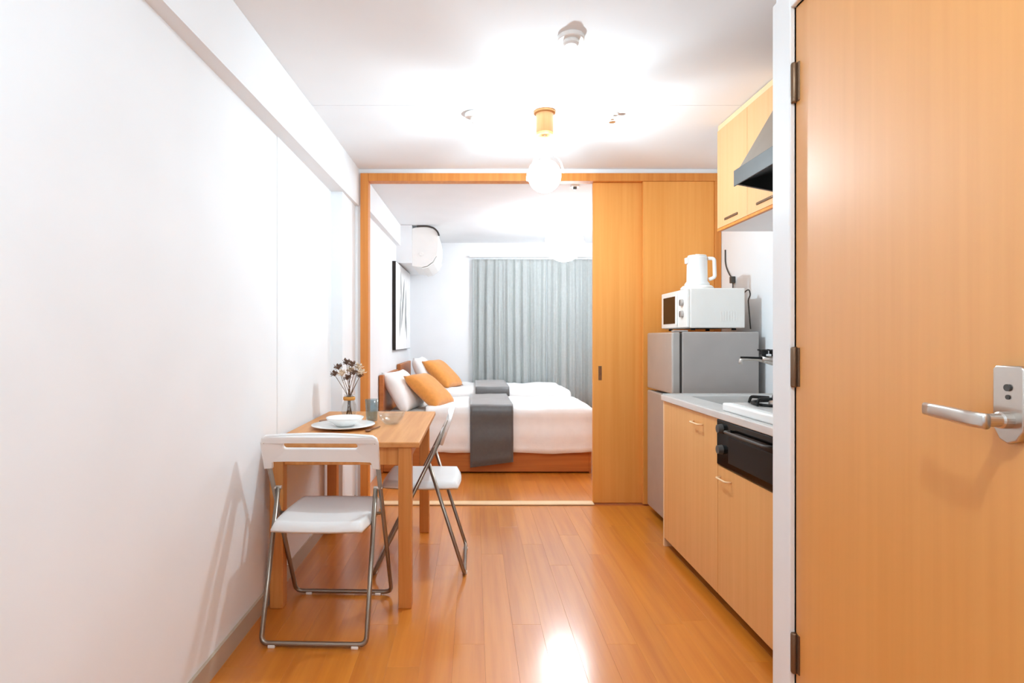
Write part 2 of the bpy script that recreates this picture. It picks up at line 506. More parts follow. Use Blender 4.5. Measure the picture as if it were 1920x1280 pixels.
# ------------------------------------------------------------------ lamps and ceiling fittings
def lamp_light(name, loc, watts, radius, parent):
    ld = bpy.data.lights.new(name, 'POINT'); ld.energy = watts; ld.shadow_soft_size = radius
    ld.color = tuple(c / max(LAMP_COL) for c in LAMP_COL)
    o = bpy.data.objects.new(name, ld); COL.objects.link(o)
    o.parent = parent; o.location = Vector(loc) - origin_of(parent)
    return o
LX, LY, LZ = 0.378, 3.0, 2.045
t = thing('pendant_lamp', 'glowing white globe pendant lamp hanging in the kitchen', 'lamp', (LX, LY, CEIL))
obj('ceiling_canopy', lathe([(0, CEIL), (.058, CEIL), (.058, CEIL - .012), (.046, CEIL - .016), (.046, CEIL - .118), (.040, CEIL - .126), (0, CEIL - .126)], (LX, LY, 0), 32), M['canopy'], t)
obj('cord', tube([(LX, LY, CEIL - .125), (LX, LY, LZ + .10)], .0035, 8), M['lampwhite'], t)
so = obj('lamp_socket', lathe([(0, LZ + .135), (.012, LZ + .135), (.019, LZ + .125), (.019, LZ + .085), (0, LZ + .085)], (LX, LY, 0), 20), M['lampwhite'], t)
gl_ = obj('globe', sphere((LX, LY, LZ), .088, 20, 12), M['opal'], t, True)
lamp_light('bulb_light', (LX, LY, LZ), KITCHEN_LAMP, .030, gl_)
for az in (-41, -130, 54, 138):         # flat white ribs holding the globe from above
    a = math.radians(az)
    u, v = math.cos(a), math.sin(a)
    b = bmesh.new(); rows = []
    for th in (6, 20, 35, 50, 65, 80, 92):
        r0 = math.radians(th); hw = .0055 + .0045 * math.sin(r0)
        row = []
        for rr, sg in ((.113, -1), (.113, 1), (.115, 1), (.115, -1)):
            rad = rr * math.sin(r0); zz = LZ + rr * math.cos(r0)
            row.append(b.verts.new((LX + rad * u - sg * hw * v, LY + rad * v + sg * hw * u, zz)))
        rows.append(row)
    for A, B in zip(rows, rows[1:]):
        for q in range(4): b.faces.new((A[q], A[(q + 1) % 4], B[(q + 1) % 4], B[q]))
    b.faces.new(rows[0][::-1]); b.faces.new(rows[-1])
    bmesh.ops.recalc_face_normals(b, faces=b.faces)
    obj('shade_rib', b, M['lampwhite'], t)

BX, BY, BZ = 0.92, 5.72, 2.152
t = thing('paper_lantern', 'large round white paper lantern glowing in the bedroom', 'lamp', (BX, BY, CEIL))
b = bmesh.new()
n = 9
prof = []
for i in range(n * 2 + 1):
    a = PI * (0.08 + 0.84 * i / (n * 2))
    prof.append((.195 * math.sin(a) * (1.0 + (0.006 if i % 2 else 0)), BZ + .19 * math.cos(a)))
obj('paper_shade', lathe(prof, (BX, BY, 0), 24), M['bglow'], t, True)
obj('cord', tube([(BX, BY, CEIL - .03), (BX, BY, BZ + .17)], .004, 8), M['lampwhite'], t)
obj('ceiling_canopy', lathe([(0, CEIL - .003), (.05, CEIL - .003), (.046, CEIL - .03), (0, CEIL - .03)], (BX, BY, 0), 28), M['lampwhite'], t)

HX, HY = 0.20, 0.15
t = thing('ceiling_lamp', 'round flush ceiling lamp in the hallway above the wooden door', 'lamp', (HX, HY, CEIL))
obj('lamp_base', lathe([(0, CEIL), (.075, CEIL), (.075, CEIL - .02), (0, CEIL - .02)], (HX, HY, 0), 32), M['lampwhite'], t)
obj('diffuser', lathe([(.035, CEIL - .021), (.034, CEIL - .030), (.025, CEIL - .040), (0, CEIL - .044)], (HX, HY, 0), 20), M['hglow'], t, True)

lamp_light('lamp_light', (HX, HY, CEIL - .09), HALL_LAMP, .035, t)

t = thing('smoke_detector', 'round white smoke detector on the ceiling nearest the camera', 'smoke detector', (.39, 2.26, CEIL))
obj('base_plate', lathe([(0, CEIL), (.054, CEIL), (.054, CEIL - .014), (.050, CEIL - .017), (0, CEIL - .017)], (.39, 2.26, 0), 36), M['plastic'], t)
obj('sensor_dome', lathe([(.032, CEIL - .0172), (.032, CEIL - .030), (.024, CEIL - .037), (0, CEIL - .038)], (.39, 2.26, 0), 32), M['plastic'], t)
t = thing('heat_detector', 'small white domed detector on the ceiling left of the pendant', 'detector', (.014, 3.03, CEIL))
obj('base_plate', lathe([(0, CEIL - .003), (.062, CEIL - .003), (.060, CEIL - .018), (.04, CEIL - .022), (0, CEIL - .022)], (.014, 3.03, 0), 36), M['plastic'], t)
obj('sensor_dome', lathe([(.03, CEIL - .0222), (.027, CEIL - .045), (.012, CEIL - .055), (0, CEIL - .056)], (.014, 3.03, 0), 28), M['plastic'], t)
t = thing('sprinkler_head', 'small metal sprinkler head on the ceiling right of the pendant', 'sprinkler', (.745, 3.03, CEIL))
obj('escutcheon', lathe([(0, CEIL - .003), (.034, CEIL - .003), (.030, CEIL - .010), (0, CEIL - .010)], (.745, 3.03, 0), 28), M['plastic'], t)
obj('nozzle', lathe([(.010, CEIL - .0102), (.009, CEIL - .032), (0, CEIL - .032)], (.745, 3.03, 0), 16), M['chrome'], t)
obj('deflector', lathe([(0, CEIL - .044), (.018, CEIL - .044), (.018, CEIL - .047), (0, CEIL - .047)], (.745, 3.03, 0), 20), M['chrome'], t)
b = tube([(.736, 3.03, CEIL - .030), (.736, 3.03, CEIL - .045)], .002, 6); tube([(.754, 3.03, CEIL - .030), (.754, 3.03, CEIL - .045)], .002, 6, bm=b)
obj('yoke', b, M['chrome'], t)
t = thing('ceiling_hook_plate', 'tiny white fitting on the bedroom ceiling beside the lantern cord', 'ceiling fitting', (.80, 4.45, CEIL))
obj('base_plate', lathe([(0, CEIL - .003), (.036, CEIL - .003), (.032, CEIL - .014), (0, CEIL - .014)], (.80, 4.45, 0), 28), M['plastic'], t)
obj('sensor_dome', lathe([(.016, CEIL - .0142), (.013, CEIL - .030), (0, CEIL - .032)], (.80, 4.45, 0), 20), M['darkgrey'], t)

# ------------------------------------------------------------------ kitchen
XC = 1.083                      # cabinet front
def cabinet(y0, y1, z1, label, with_handle_z, handle=True):
    t = thing('base_cabinet', label, 'cabinet', (XC + .3, (y0 + y1) / 2, 0), group='base cabinets under the worktop')
    b = box(XC + .020, XR - .005, y0 + .001, y0 + .017, .055, .828)
    box(XC + .020, XR - .005, y1 - .017, y1 - .001, .055, .828, bm=b)
    box(XC + .020, XR - .005, y0 + .017, y1 - .017, .055, .072, bm=b)
    box(XR - .015, XR - .005, y0 + .017, y1 - .017, .072, .828, bm=b)
    obj('carcass', b, M['cab'], t)
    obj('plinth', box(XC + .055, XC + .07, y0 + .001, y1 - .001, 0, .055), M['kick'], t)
    d = obj('cabinet_door', box(XC, XC + .019, y0 + .0015, y1 - .0015, .052, z1, .0015), M['cab'], t)
    return t, d
def pull_handle(y0, y1, z, parent):
    pts = rounded([(XC, y0, z), (XC - .024, y0 + .004, z), (XC - .024, y1 - .004, z), (XC, y1, z)], .015, 5)
    obj('handle', tube(pts, .0042, 10), M['cab_edge'], parent, True)
t, d = cabinet(2.502, 3.205, .826, 'plain wood base cabinet at the end nearest the fridge', .78)
pull_handle(2.66, 2.77, .775, d)
obj('end_panel', box(XC + .001, XC + .4, 3.206, 3.224, .0, .828, .001), M['cab_edge'], t)
t, d = cabinet(1.902, 2.500, .622, 'wood base cabinet under the black grill of the stove', .58)
pull_handle(2.37, 2.47, .575, d)
t, d = cabinet(1.495, 1.900, .826, 'wood base cabinet hidden behind the white door frame', .78)
pull_handle(1.54, 1.64, .775, d)

# stainless worktop with sink
x0, x1, y0, y1 = XC - .012, XR - .001, 1.493, 3.224
sy0, sy1, sx0, sx1 = 2.60, 3.12, XC + .12, XC + .52
t = thing('worktop', 'stainless steel worktop with sink along the kitchen wall', 'worktop', (1.4, 2.4, .829))
b = box(x0, x0 + .018, y0, y1, .829, .862, .004)
box(x0 + .018, sx0, y0, y1, .846, .862, bm=b)
box(sx1, x1, y0, y1, .846, .862, bm=b)
box(sx0, sx1, y0, sy0, .846, .862, bm=b)
box(sx0, sx1, sy1, y1, .846, .862, bm=b)
obj('top_sheet', b, M['steel'], t)
b = box(sx0, sx0 + .003, sy0, sy1, .68, .8455); box(sx1 - .003, sx1, sy0, sy1, .68, .8455, bm=b)
box(sx0, sx1, sy0, sy0 + .003, .68, .8455, bm=b); box(sx0, sx1, sy1 - .003, sy1, .68, .8455, bm=b); box(sx0, sx1, sy0, sy1, .677, .68, bm=b)
sk_ = obj('sink_basin', b, M['steel'], t)
obj('drain', lathe([(0, .680), (.05, .680), (.046, .683), (0, .682)], ((sx0 + sx1) / 2, 2.9, 0), 24), M['darkgrey'], sk_)
obj('back_lip', box(x1 - .014, x1, y0, y1, .862, .905, .003), M['steel'], t)
obj('end_lip', box(x0 + .01, x1 - .015, y1 - .006, y1, .862, .868, .001), M['steel'], t)

# gas hob with grill
hy0, hy1 = 1.925, 2.498
t = thing('gas_hob', 'built-in gas hob with black grates and black grill front', 'hob', (1.4, 2.2, .862))
obj('hob_top', box(XC + .018, XC + .50, hy0, hy1, .862, .898, .008, 3), M['plastic'], t)
obj('hob_deck', box(XC + .045, XC + .47, hy0 + .03, hy1 - .03, .898, .901, .001), M['steel'], t)
for yc in (hy0 + .15, hy1 - .135):
    xc = XC + .21
    g = obj('grate', tube([(xc + .115 * math.cos(2 * PI * k / 28), yc + .115 * math.sin(2 * PI * k / 28), .908) for k in range(28)], .006, 8, closed=True), M['blackm'], t)
    for k in range(6):
        a = 2 * PI * k / 6 + .3
        u, v = math.cos(a), math.sin(a)
        q = rounded([(xc + .13 * u, yc + .13 * v, .903), (xc + .122 * u, yc + .122 * v, .930), (xc + .05 * u, yc + .05 * v, .930)], .008, 3)
        obj('grate_finger', tube(q, .0065, 6), M['blackm'], g)
    bn = obj('burner', lathe([(0, .901), (.052, .901), (.050, .916), (.040, .922), (0, .922)], (xc, yc, 0), 28), M['chrome'], t)
    obj('burner_cap', lathe([(0, .9222), (.034, .9222), (.030, .928), (0, .929)], (xc, yc, 0), 24), M['blackm'], bn)
# black grill front below the worktop edge
g = obj('grill_front', box(XC - .006, XC + .019, 1.905, 2.497, .628, .826, .003), M['black'], t)
obj('grill_window', box(XC - .0085, XC - .0062, 2.02, 2.38, .655, .765, .0008), M['blackm'], g)
q = rounded([(XC - .004, 2.03, .790), (XC - .032, 2.035, .790), (XC - .032, 2.365, .790), (XC - .004, 2.37, .790)], .018, 5)
obj('grill_handle', tube(q, .006, 10), M['darkgrey'], g, True)
for zc, yc in ((.79, 2.445), (.70, 2.445), (.79, 1.955), (.70, 1.955)):
    obj('control_knob', lathe([(0, 0), (.021, 0), (.018, -.020), (0, -.021)], (XC - .0062, yc, zc), 20, 'X'), M['darkgrey'], t)

# faucet on the kitchen wall above the sink
fy = 2.98
t = thing('faucet', 'wall-mounted steel mixer tap with black handles over the sink', 'faucet', (1.7, fy, 1.05))
obj('wall_flange', lathe([(0, 0), (.028, 0), (.025, -.012), (0, -.012)], (XR - .0005, fy, 1.065), 24, 'X'), M['chrome'], t)
obj('mixer_body', tube([(XR - .012, fy, 1.065), (XR - .16, fy, 1.072), (XR - .235, fy, 1.072)], [.017, .018, .017], 14), M['chrome'], t, True)
obj('spout', tube(rounded([(XR - .14, fy - .005, 1.062), (XR - .17, fy - .01, 1.045), (XR - .26, fy + .015, 1.074), (XR - .335, fy + .03, 1.070), (XR - .335, fy + .03, 1.045)], .02, 4), .0095, 10), M['chrome'], t, True)
for xx in (XR - .175, XR - .225):
    hnd = obj('tap_handle', lathe([(0, 1.088), (.010, 1.088), (.010, 1.098), (.021, 1.10), (.021, 1.118), (.014, 1.124), (0, 1.124)], (xx, fy, 0), 16), M['blackm'], t)
    obj('tap_lever', tube([(xx, fy, 1.118), (xx - .03, fy + .01, 1.122)], .004, 6), M['blackm'], hnd)
obj('swivel_bar', tube([(XR - .235, fy, 1.078), (XR - .335, fy + .03, 1.080)], .0065, 8), M['blackm'], t)

# wall cupboards and range hood
XU, ZU = 1.383, 1.787
def wall_cab(y0, y1, label):
    t = thing('wall_cabinet', label, 'cabinet', (1.57, (y0 + y1) / 2, ZU), group='wall cabinets above the worktop')
    obj('carcass', box(XU + .019, XR - .001, y0 + .0005, y1 - .0005, ZU + .002, CEIL - .035, .001), M['white_trim'], t)
    obj('cornice', box(XU + .004, XR - .001, y0 + .0005, y1 - .0005, CEIL - .034, CEIL - .005, .001), M['cab_edge'], t)
    dm = (y0 + y1) / 2
    for a, c, hs in ((y0 + .001, dm - .001, 1), (dm + .001, y1 - .001, -1)):
        d = obj('cabinet_door', box(XU, XU + .0185, a, c, ZU + .016, CEIL - .036, .0015), M['cab_pale'], t)
        q = [(a + c) / 2 - .075, (a + c) / 2 + .075]
        obj('finger_pull', box(XU - .006, XU - .0002, q[0], q[1], ZU + .045, ZU + .057, .002), M['hinge'], d)
    obj('bottom_rail', box(XU - .001, XU + .0185, y0 + .001, y1 - .001, ZU, ZU + .014, .001), M['frame'], t)
    return t
M['cab_pale'] = wood('pale_cabinet_veneer', (222, 164, 112), (228, 172, 122), 'Z', rough=0.5, fine=44, long=1.0)
wall_cab(2.502, 3.20, 'pale wood wall cabinet left of the range hood')

hy0, hy1 = 1.90, 2.492
t = thing('range_hood', 'grey sloped range hood with black underside above the stove', 'range hood', (1.5, 2.2, 1.79))
XHd = 1.155
def hood_shell(y0, y1):
    # sloped front, lip, and closed top as one folded sheet with thickness
    outer = [(XHd, 1.86), (XHd, 1.905), (XHd + .012, 1.925), (1.38, 2.29), (1.38, 2.385), (XR - .002, 2.385)]
    inner = [(XR - .002, 2.375), (1.39, 2.375), (1.39, 2.287), (XHd + .022, 1.918), (XHd + .010, 1.902), (XHd + .010, 1.86)]
    return prism(outer + inner, 'Y', y0, y1)
obj('sloped_shell', hood_shell(hy0 + .009, hy1 - .009), M['hood'], t)
for ya, yb in ((hy0, hy0 + .0085), (hy1 - .0085, hy1)):
    obj('side_panel', prism([(XHd + .001, 1.861), (XHd + .001, 1.905), (XHd + .013, 1.924), (1.38, 2.288), (1.38, 2.384), (XR - .002, 2.384), (XR - .002, 1.745)], 'Y', ya, yb), M['hood'], t)
obj('lip', box(XHd - .006, XHd - .0005, hy0, hy1, 1.852, 1.922, .002), M['hood_lip'] if 'hood_lip' in M else M['darkgrey'], t)
obj('filter', prism([(XHd + .04, 1.875), (XHd + .04, 1.885), (XR - .01, 2.05), (XR - .01, 2.04)], 'Y', hy0 + .01, hy1 - .01), M['blackm'], t)
obj('inner_liner', box(XHd + .0102, XHd + .014, hy0 + .01, hy1 - .01, 1.862, 1.90), M['blackm'], t)
obj('side_liner', prism([(XHd + .012, 1.862), (XHd + .02, 1.90), (1.45, 2.0), (XR - .004, 2.03), (XR - .004, 1.748)], 'Y', hy1 - .0115, hy1 - .009), M['blackm'], t)

# fridge
fx0, fx1, fy0, fy1 = 1.192, 1.715, 3.385, 3.875
t = thing('refrigerator', 'small grey two-door fridge beside the sliding doors', 'refrigerator', ((fx0 + fx1) / 2, (fy0 + fy1) / 2, 0))
obj('body', box(fx0 + .062, fx1, fy0, fy1, .025, 1.222, .006), M['fridge'], t)
for (z0, z1) in ((.846, 1.220), (.045, .832)):
    d = obj('fridge_door', box(fx0, fx0 + .050, fy0 + .002, fy1 - .002, z0, z1, .010, 3), M['fridge_door'], t)
    obj('gasket', box(fx0 + .0505, fx0 + .0615, fy0 + .010, fy1 - .010, z0 + .008, z1 - .008), M['gasket'], d)
obj('hinge_cover', box(fx0 + .015, fx0 + .10, fy0 + .01, fy0 + .06, 1.2225, 1.232, .003), M['fridge'], t)
for xx in (fx0 + .09, fx1 - .05):
    for yy in (fy0 + .05, fy1 - .05):
        obj('foot', lathe([(0, 0), (.02, 0), (.018, .024), (0, .024)], (xx, yy, 0), 14), M['blackm'], t)
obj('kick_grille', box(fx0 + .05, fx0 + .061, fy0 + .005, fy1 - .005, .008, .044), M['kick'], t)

# microwave (front faces the aisle)
mx0, mx1, my0, my1, mz0, mz1 = 1.290, 1.640, 3.405, 3.872, 1.2375, 1.487
t = thing('microwave', 'white microwave oven standing on the grey fridge', 'microwave', ((mx0 + mx1) / 2, (my0 + my1) / 2, mz0))
obj('case', box(mx0 + .018, mx1, my0, my1, mz0 + .008, mz1, .006), M['appl'], t)
for xx in (mx0 + .05, mx1 - .05):
    for yy in (my0 + .04, my1 - .04):
        obj('foot', lathe([(0, mz0 - .0045), (.014, mz0 - .0045), (.013, mz0 + .0075), (0, mz0 + .0075)], (xx, yy, 0), 12), M['blackm'], t)
dr = obj('oven_door', box(mx0, mx0 + .0175, my0 + .150, my1 - .002, mz0 + .012, mz1 - .003, .004), M['appl'], t)
obj('door_window', box(mx0 - .002, mx0 - .0002, my0 + .185, my1 - .045, mz0 + .040, mz1 - .035, .0008), M['black'], dr)
obj('door_handle', box(mx0 - .014, mx0 - .0002, my0 + .155, my0 + .168, mz0 + .03, mz1 - .02, .003), M['appl'], dr)
pn = obj('control_panel', box(mx0, mx0 + .0175, my0 + .002, my0 + .147, mz0 + .012, mz1 - .003, .004), M['appl'], t)
for zc in (mz0 + .165, mz0 + .095):
    kn = obj('dial', lathe([(0, 0), (.022, 0), (.020, -.016), (0, -.017)], (mx0 - .0002, my0 + .075, zc), 24, 'X'), M['fridge'], pn)
    obj('dial_pointer', box(mx0 - .0195, mx0 - .0173, my0 + .073, my0 + .077, zc - .018, zc + .018), M['darkgrey'], kn)
b = bmesh.new()
for k in range(7):
    box(mx0 + .20 + k * .016, mx0 + .208 + k * .016, my0 - .0012, my0 - .0002, mz0 + .05, mz0 + .11, bm=b)
o = obj('vent_slots', b, M['appl'], t)

# kettle on the microwave
kx, ky, kz = 1.395, 3.52, mz1 + .0005
t = thing('electric_kettle', 'white electric kettle standing on the microwave', 'kettle', (kx, ky, kz))
obj('power_base', lathe([(0, kz), (.098, kz), (.098, kz + .010), (.085, kz + .022), (0, kz + .022)], (kx, ky, 0), 36), M['appl'], t)
obj('jug', lathe([(0, kz + .0225), (.074, kz + .0225), (.074, kz + .034), (.062, kz + .05), (.060, kz + .19), (.062, kz + .198), (.058, kz + .202), (0, kz + .202)], (kx, ky, 0), 40), M['ceramic'], t, True)
ld = obj('lid', lathe([(.0575, kz + .2025), (.054, kz + .212), (0, kz + .216)], (kx, ky, 0), 32), M['appl'], t, True)
obj('lid_catch', box(kx - .012, kx + .012, ky - .012, ky + .012, kz + .2145, kz + .220, .002), M['appl'], ld)
obj('spout', prism([(ky - .014, kz + .16), (ky + .014, kz + .16), (ky + .019, kz + .198), (ky - .019, kz + .198)], 'X', kx - .073, kx - .0585, bev=.003), M['appl'], t)
obj('handle', tube(rounded([(kx + .055, ky - .03, kz + .19), (kx + .088, ky - .045, kz + .188), (kx + .092, ky - .045, kz + .07), (kx + .06, ky - .03, kz + .06)], .025, 5), .011, 10), M['appl'], t, True)

# cords on the kitchen wall behind the microwave
pts = [(XR - .006, 3.93, 1.80), (XR - .006, 3.93, 1.70), (XR - .010, 3.87, 1.63), (XR - .012, 3.80, 1.58), (XR - .012, 3.80, 1.49), (XR - .014, 3.78, 1.40), (XR - .02, 3.76, 1.28)]
t = thing('power_cord', 'thin dark power cord hanging on the wall behind the microwave', 'cord', (XR, 3.8, 1.28))
obj('cable', tube(rounded(pts, .04, 4), .0045, 8), M['darkgrey'], t, True)
obj('plug', box(XR - .030, XR - .001, 3.785, 3.815, 1.555, 1.60, .004), M['darkgrey'], t)
lp = [(1.6405, 3.47, 1.40), (1.665, 3.46, 1.47), (1.69, 3.46, 1.485), (1.70, 3.46, 1.45), (1.685, 3.46, 1.42), (1.69, 3.455, 1.33), (1.70, 3.46, 1.24)]
o = obj('appliance_cord', tube(rounded(lp, .02, 4), .004, 8), M['gasket'], None, True)
tag(o, 'short looped cord at the back edge of the microwave', 'cord')

# ------------------------------------------------------------------ dining table
tx0, tx1, ty0, ty1, tz = -0.898, -0.236, 2.452, 3.50, .73
t = thing('dining_table', 'light wood dining table pushed against the white wall', 'table', ((tx0 + tx1) / 2, (ty0 + ty1) / 2, 0))
nb = 4
bwid = (tx1 - tx0) / nb
top = obj('table_top', box(tx0, tx1, ty0, ty1, tz - .024, tz, .005, 3), M['table'], t)
lg = .058
for xx in (tx0 + .006, tx1 - .036 - lg):
    for yy in (ty0 + .012, ty1 - .012 - lg):
        obj('leg', box(xx, xx + lg, yy, yy + lg, 0, tz - .0245, .004), M['table_leg'], t)
for yy in (ty0 + .03, ty1 - .05):
    obj('apron', box(tx0 + .006 + lg, tx1 - .036 - lg, yy, yy + .02, tz - .105, tz - .0245, .002), M['table_leg'], t)
for xx in (tx0 + .03, tx1 - .075):
    obj('apron', box(xx, xx + .02, ty0 + .012 + lg, ty1 - .012 - lg, tz - .105, tz - .0245, .002), M['table'], t)

# tableware
def plate(x, y, z, r, label, name='dinner_plate'):
    o = obj(name, lathe([(0, z), (r * .55, z), (r * .62, z + .004), (r, z + .016), (r, z + .019), (r * .6, z + .008), (0, z + .006)], (x, y, 0), 48), M['ceramic'], None, True)
    return tag(o, label, 'plate')
plate(-.66, 2.86, tz, .158, 'large white dinner plate on the table behind the front chair')
o = obj('soup_bowl', lathe([(0, tz + .009), (.045, tz + .009), (.05, tz + .014), (.088, tz + .040), (.095, tz + .052), (.092, tz + .053), (.083, tz + .041), (.045, tz + .017), (0, tz + .015)], (-.655, 2.87, 0), 44), M['ceramic'], None, True)
tag(o, 'white soup bowl standing on the large dinner plate', 'bowl')
o = obj('wooden_coaster', lathe([(0, tz), (.045, tz), (.047, tz + .004), (.045, tz + .008), (0, tz + .008)], (-.79, 3.06, 0), 32), M['darkwood'])
tag(o, 'small dark brown wooden coaster beside the white wall', 'coaster')
b = tube([(-.505, 2.755, tz + .006), (-.49, 2.80, tz + .006), (-.475, 2.86, tz + .006)], [.0045, .0035, .003], 8)
t = thing('spoon', 'dark spoon lying on the table right of the dinner plate', 'spoon', (-.5, 2.78, tz))
obj('spoon_handle', b, M['darkwood'], t, True)
obj('spoon_bowl', sphere((-.512, 2.735, tz + .006), .018, 14, 8, .8, 1.3, .3), M['darkwood'], t, True)
o = obj('drinking_glass', lathe([(0, tz + .0005), (.030, tz + .0005), (.037, tz + .118), (.0345, tz + .118), (.028, tz + .010), (0, tz + .008)], (-.560, 3.10, 0), 32), M['blueglass'], None, True)
tag(o, 'tall pale blue drinking glass behind the dinner plate', 'glass')
o = obj('glass_bowl', lathe([(0, tz + .0005), (.035, tz + .0005), (.062, tz + .03), (.074, tz + .065), (.071, tz + .066), (.058, tz + .033), (.033, tz + .006), (0, tz + .005)], (-.435, 2.98, 0), 36), M['glass'], None, True)
tag(o, 'clear glass bowl near the open side of the table', 'bowl')

# vase with dried flowers
vx, vy = -.715, 3.24
t = thing('glass_vase', 'clear glass vase holding dried flowers on the table', 'vase', (vx, vy, tz))
obj('vessel', lathe([(0, tz + .0005), (.036, tz + .0005), (.044, tz + .03), (.040, tz + .07), (.026, tz + .105), (.030, tz + .13), (.0275, tz + .13), (.0235, tz + .105), (.037, tz + .07), (.040, tz + .03), (.033, tz + .006), (0, tz + .006)], (vx, vy, 0), 32), M['glass'], t, True)
obj('twine', lathe([(.0305, tz + .098), (.034, tz + .102), (.034, tz + .114), (.0305, tz + .118)], (vx, vy, 0), 28, close=False), M['amber'], t, True)
heads = [(-.085, .00, .245, 0), (-.055, -.03, .285, 0), (-.02, .02, .31, 0), (.02, -.02, .30, 0), (.05, .02, .285, 1), (.072, -.01, .255, 1), (.037, -.05, .255, 0), (-.03, -.05, .25, 1), (.0, .03, .265, 1), (.055, .04, .235, 0), (-.005, -.03, .225, 0)]
for i, (dx, dy, dz, kk) in enumerate(heads):
    rank = sorted(h[0] for h in heads if h[3] == kk).index(dx)
    places = (('leftmost', 'second from the left', 'third from the left', 'middle', 'third from the right', 'second from the right', 'rightmost'), ('leftmost', 'second from the left', 'second from the right', 'rightmost'))[kk]
    lab = places[rank] + (' of the brown dried flowers in the glass vase', ' of the cream dried flowers in the glass vase')[kk]
    if kk == 0 and rank == 3: lab = 'middle one of the seven brown dried flowers in the glass vase'
    f = thing('dried_flower', lab, 'flower', (vx, vy, tz + .01), group=('brown dried flowers in the vase', 'cream dried flowers in the vase')[kk])
    a = i * 2.4
    p0 = Vector((vx + .016 * math.cos(a), vy + .016 * math.sin(a), tz + .012))
    p1 = Vector((vx + .010 * math.cos(a + 2), vy + .010 * math.sin(a + 2), tz + .115))
    p2 = Vector((vx + dx, vy + dy, tz + dz))
    obj('stem', tube(rounded([p0, p1, p2], .05, 4), .0016, 6), M['stem'], f, True)
    b = bmesh.new()
    for k in range(13):      # a ruffled head of small petals
        th = k * 2.399; ph = math.acos(1 - 1.5 * (k + .5) / 13)
        d = Vector((math.sin(ph) * math.cos(th), math.sin(ph) * math.sin(th), math.cos(ph)))
        s_ = d.cross(Vector((0, 0, 1)) if abs(d.z) < .9 else Vector((1, 0, 0))).normalized()
        u_ = s_.cross(d)
        R = .020 + .007 * random.random()
        c = p2 + d * R * .35
        vs = [b.verts.new(c), b.verts.new(c + d * R * .5 + s_ * R * .45), b.verts.new(c + d * R + u_ * R * .25), b.verts.new(c + d * R * .5 - s_ * R * .45)]
        b.faces.new(vs)
        w_ = b.verts.new(c + d * R * .2 + u_ * R * .2)
        b.faces.new((vs[0], vs[3], w_)); b.faces.new((vs[0], w_, vs[1]))
    bmesh.ops.create_icosphere(b, subdivisions=1, radius=.011, matrix=Matrix.Translation(p2))
    obj('flower_head', b, (M['dried'], M['dried2'])[kk], f)

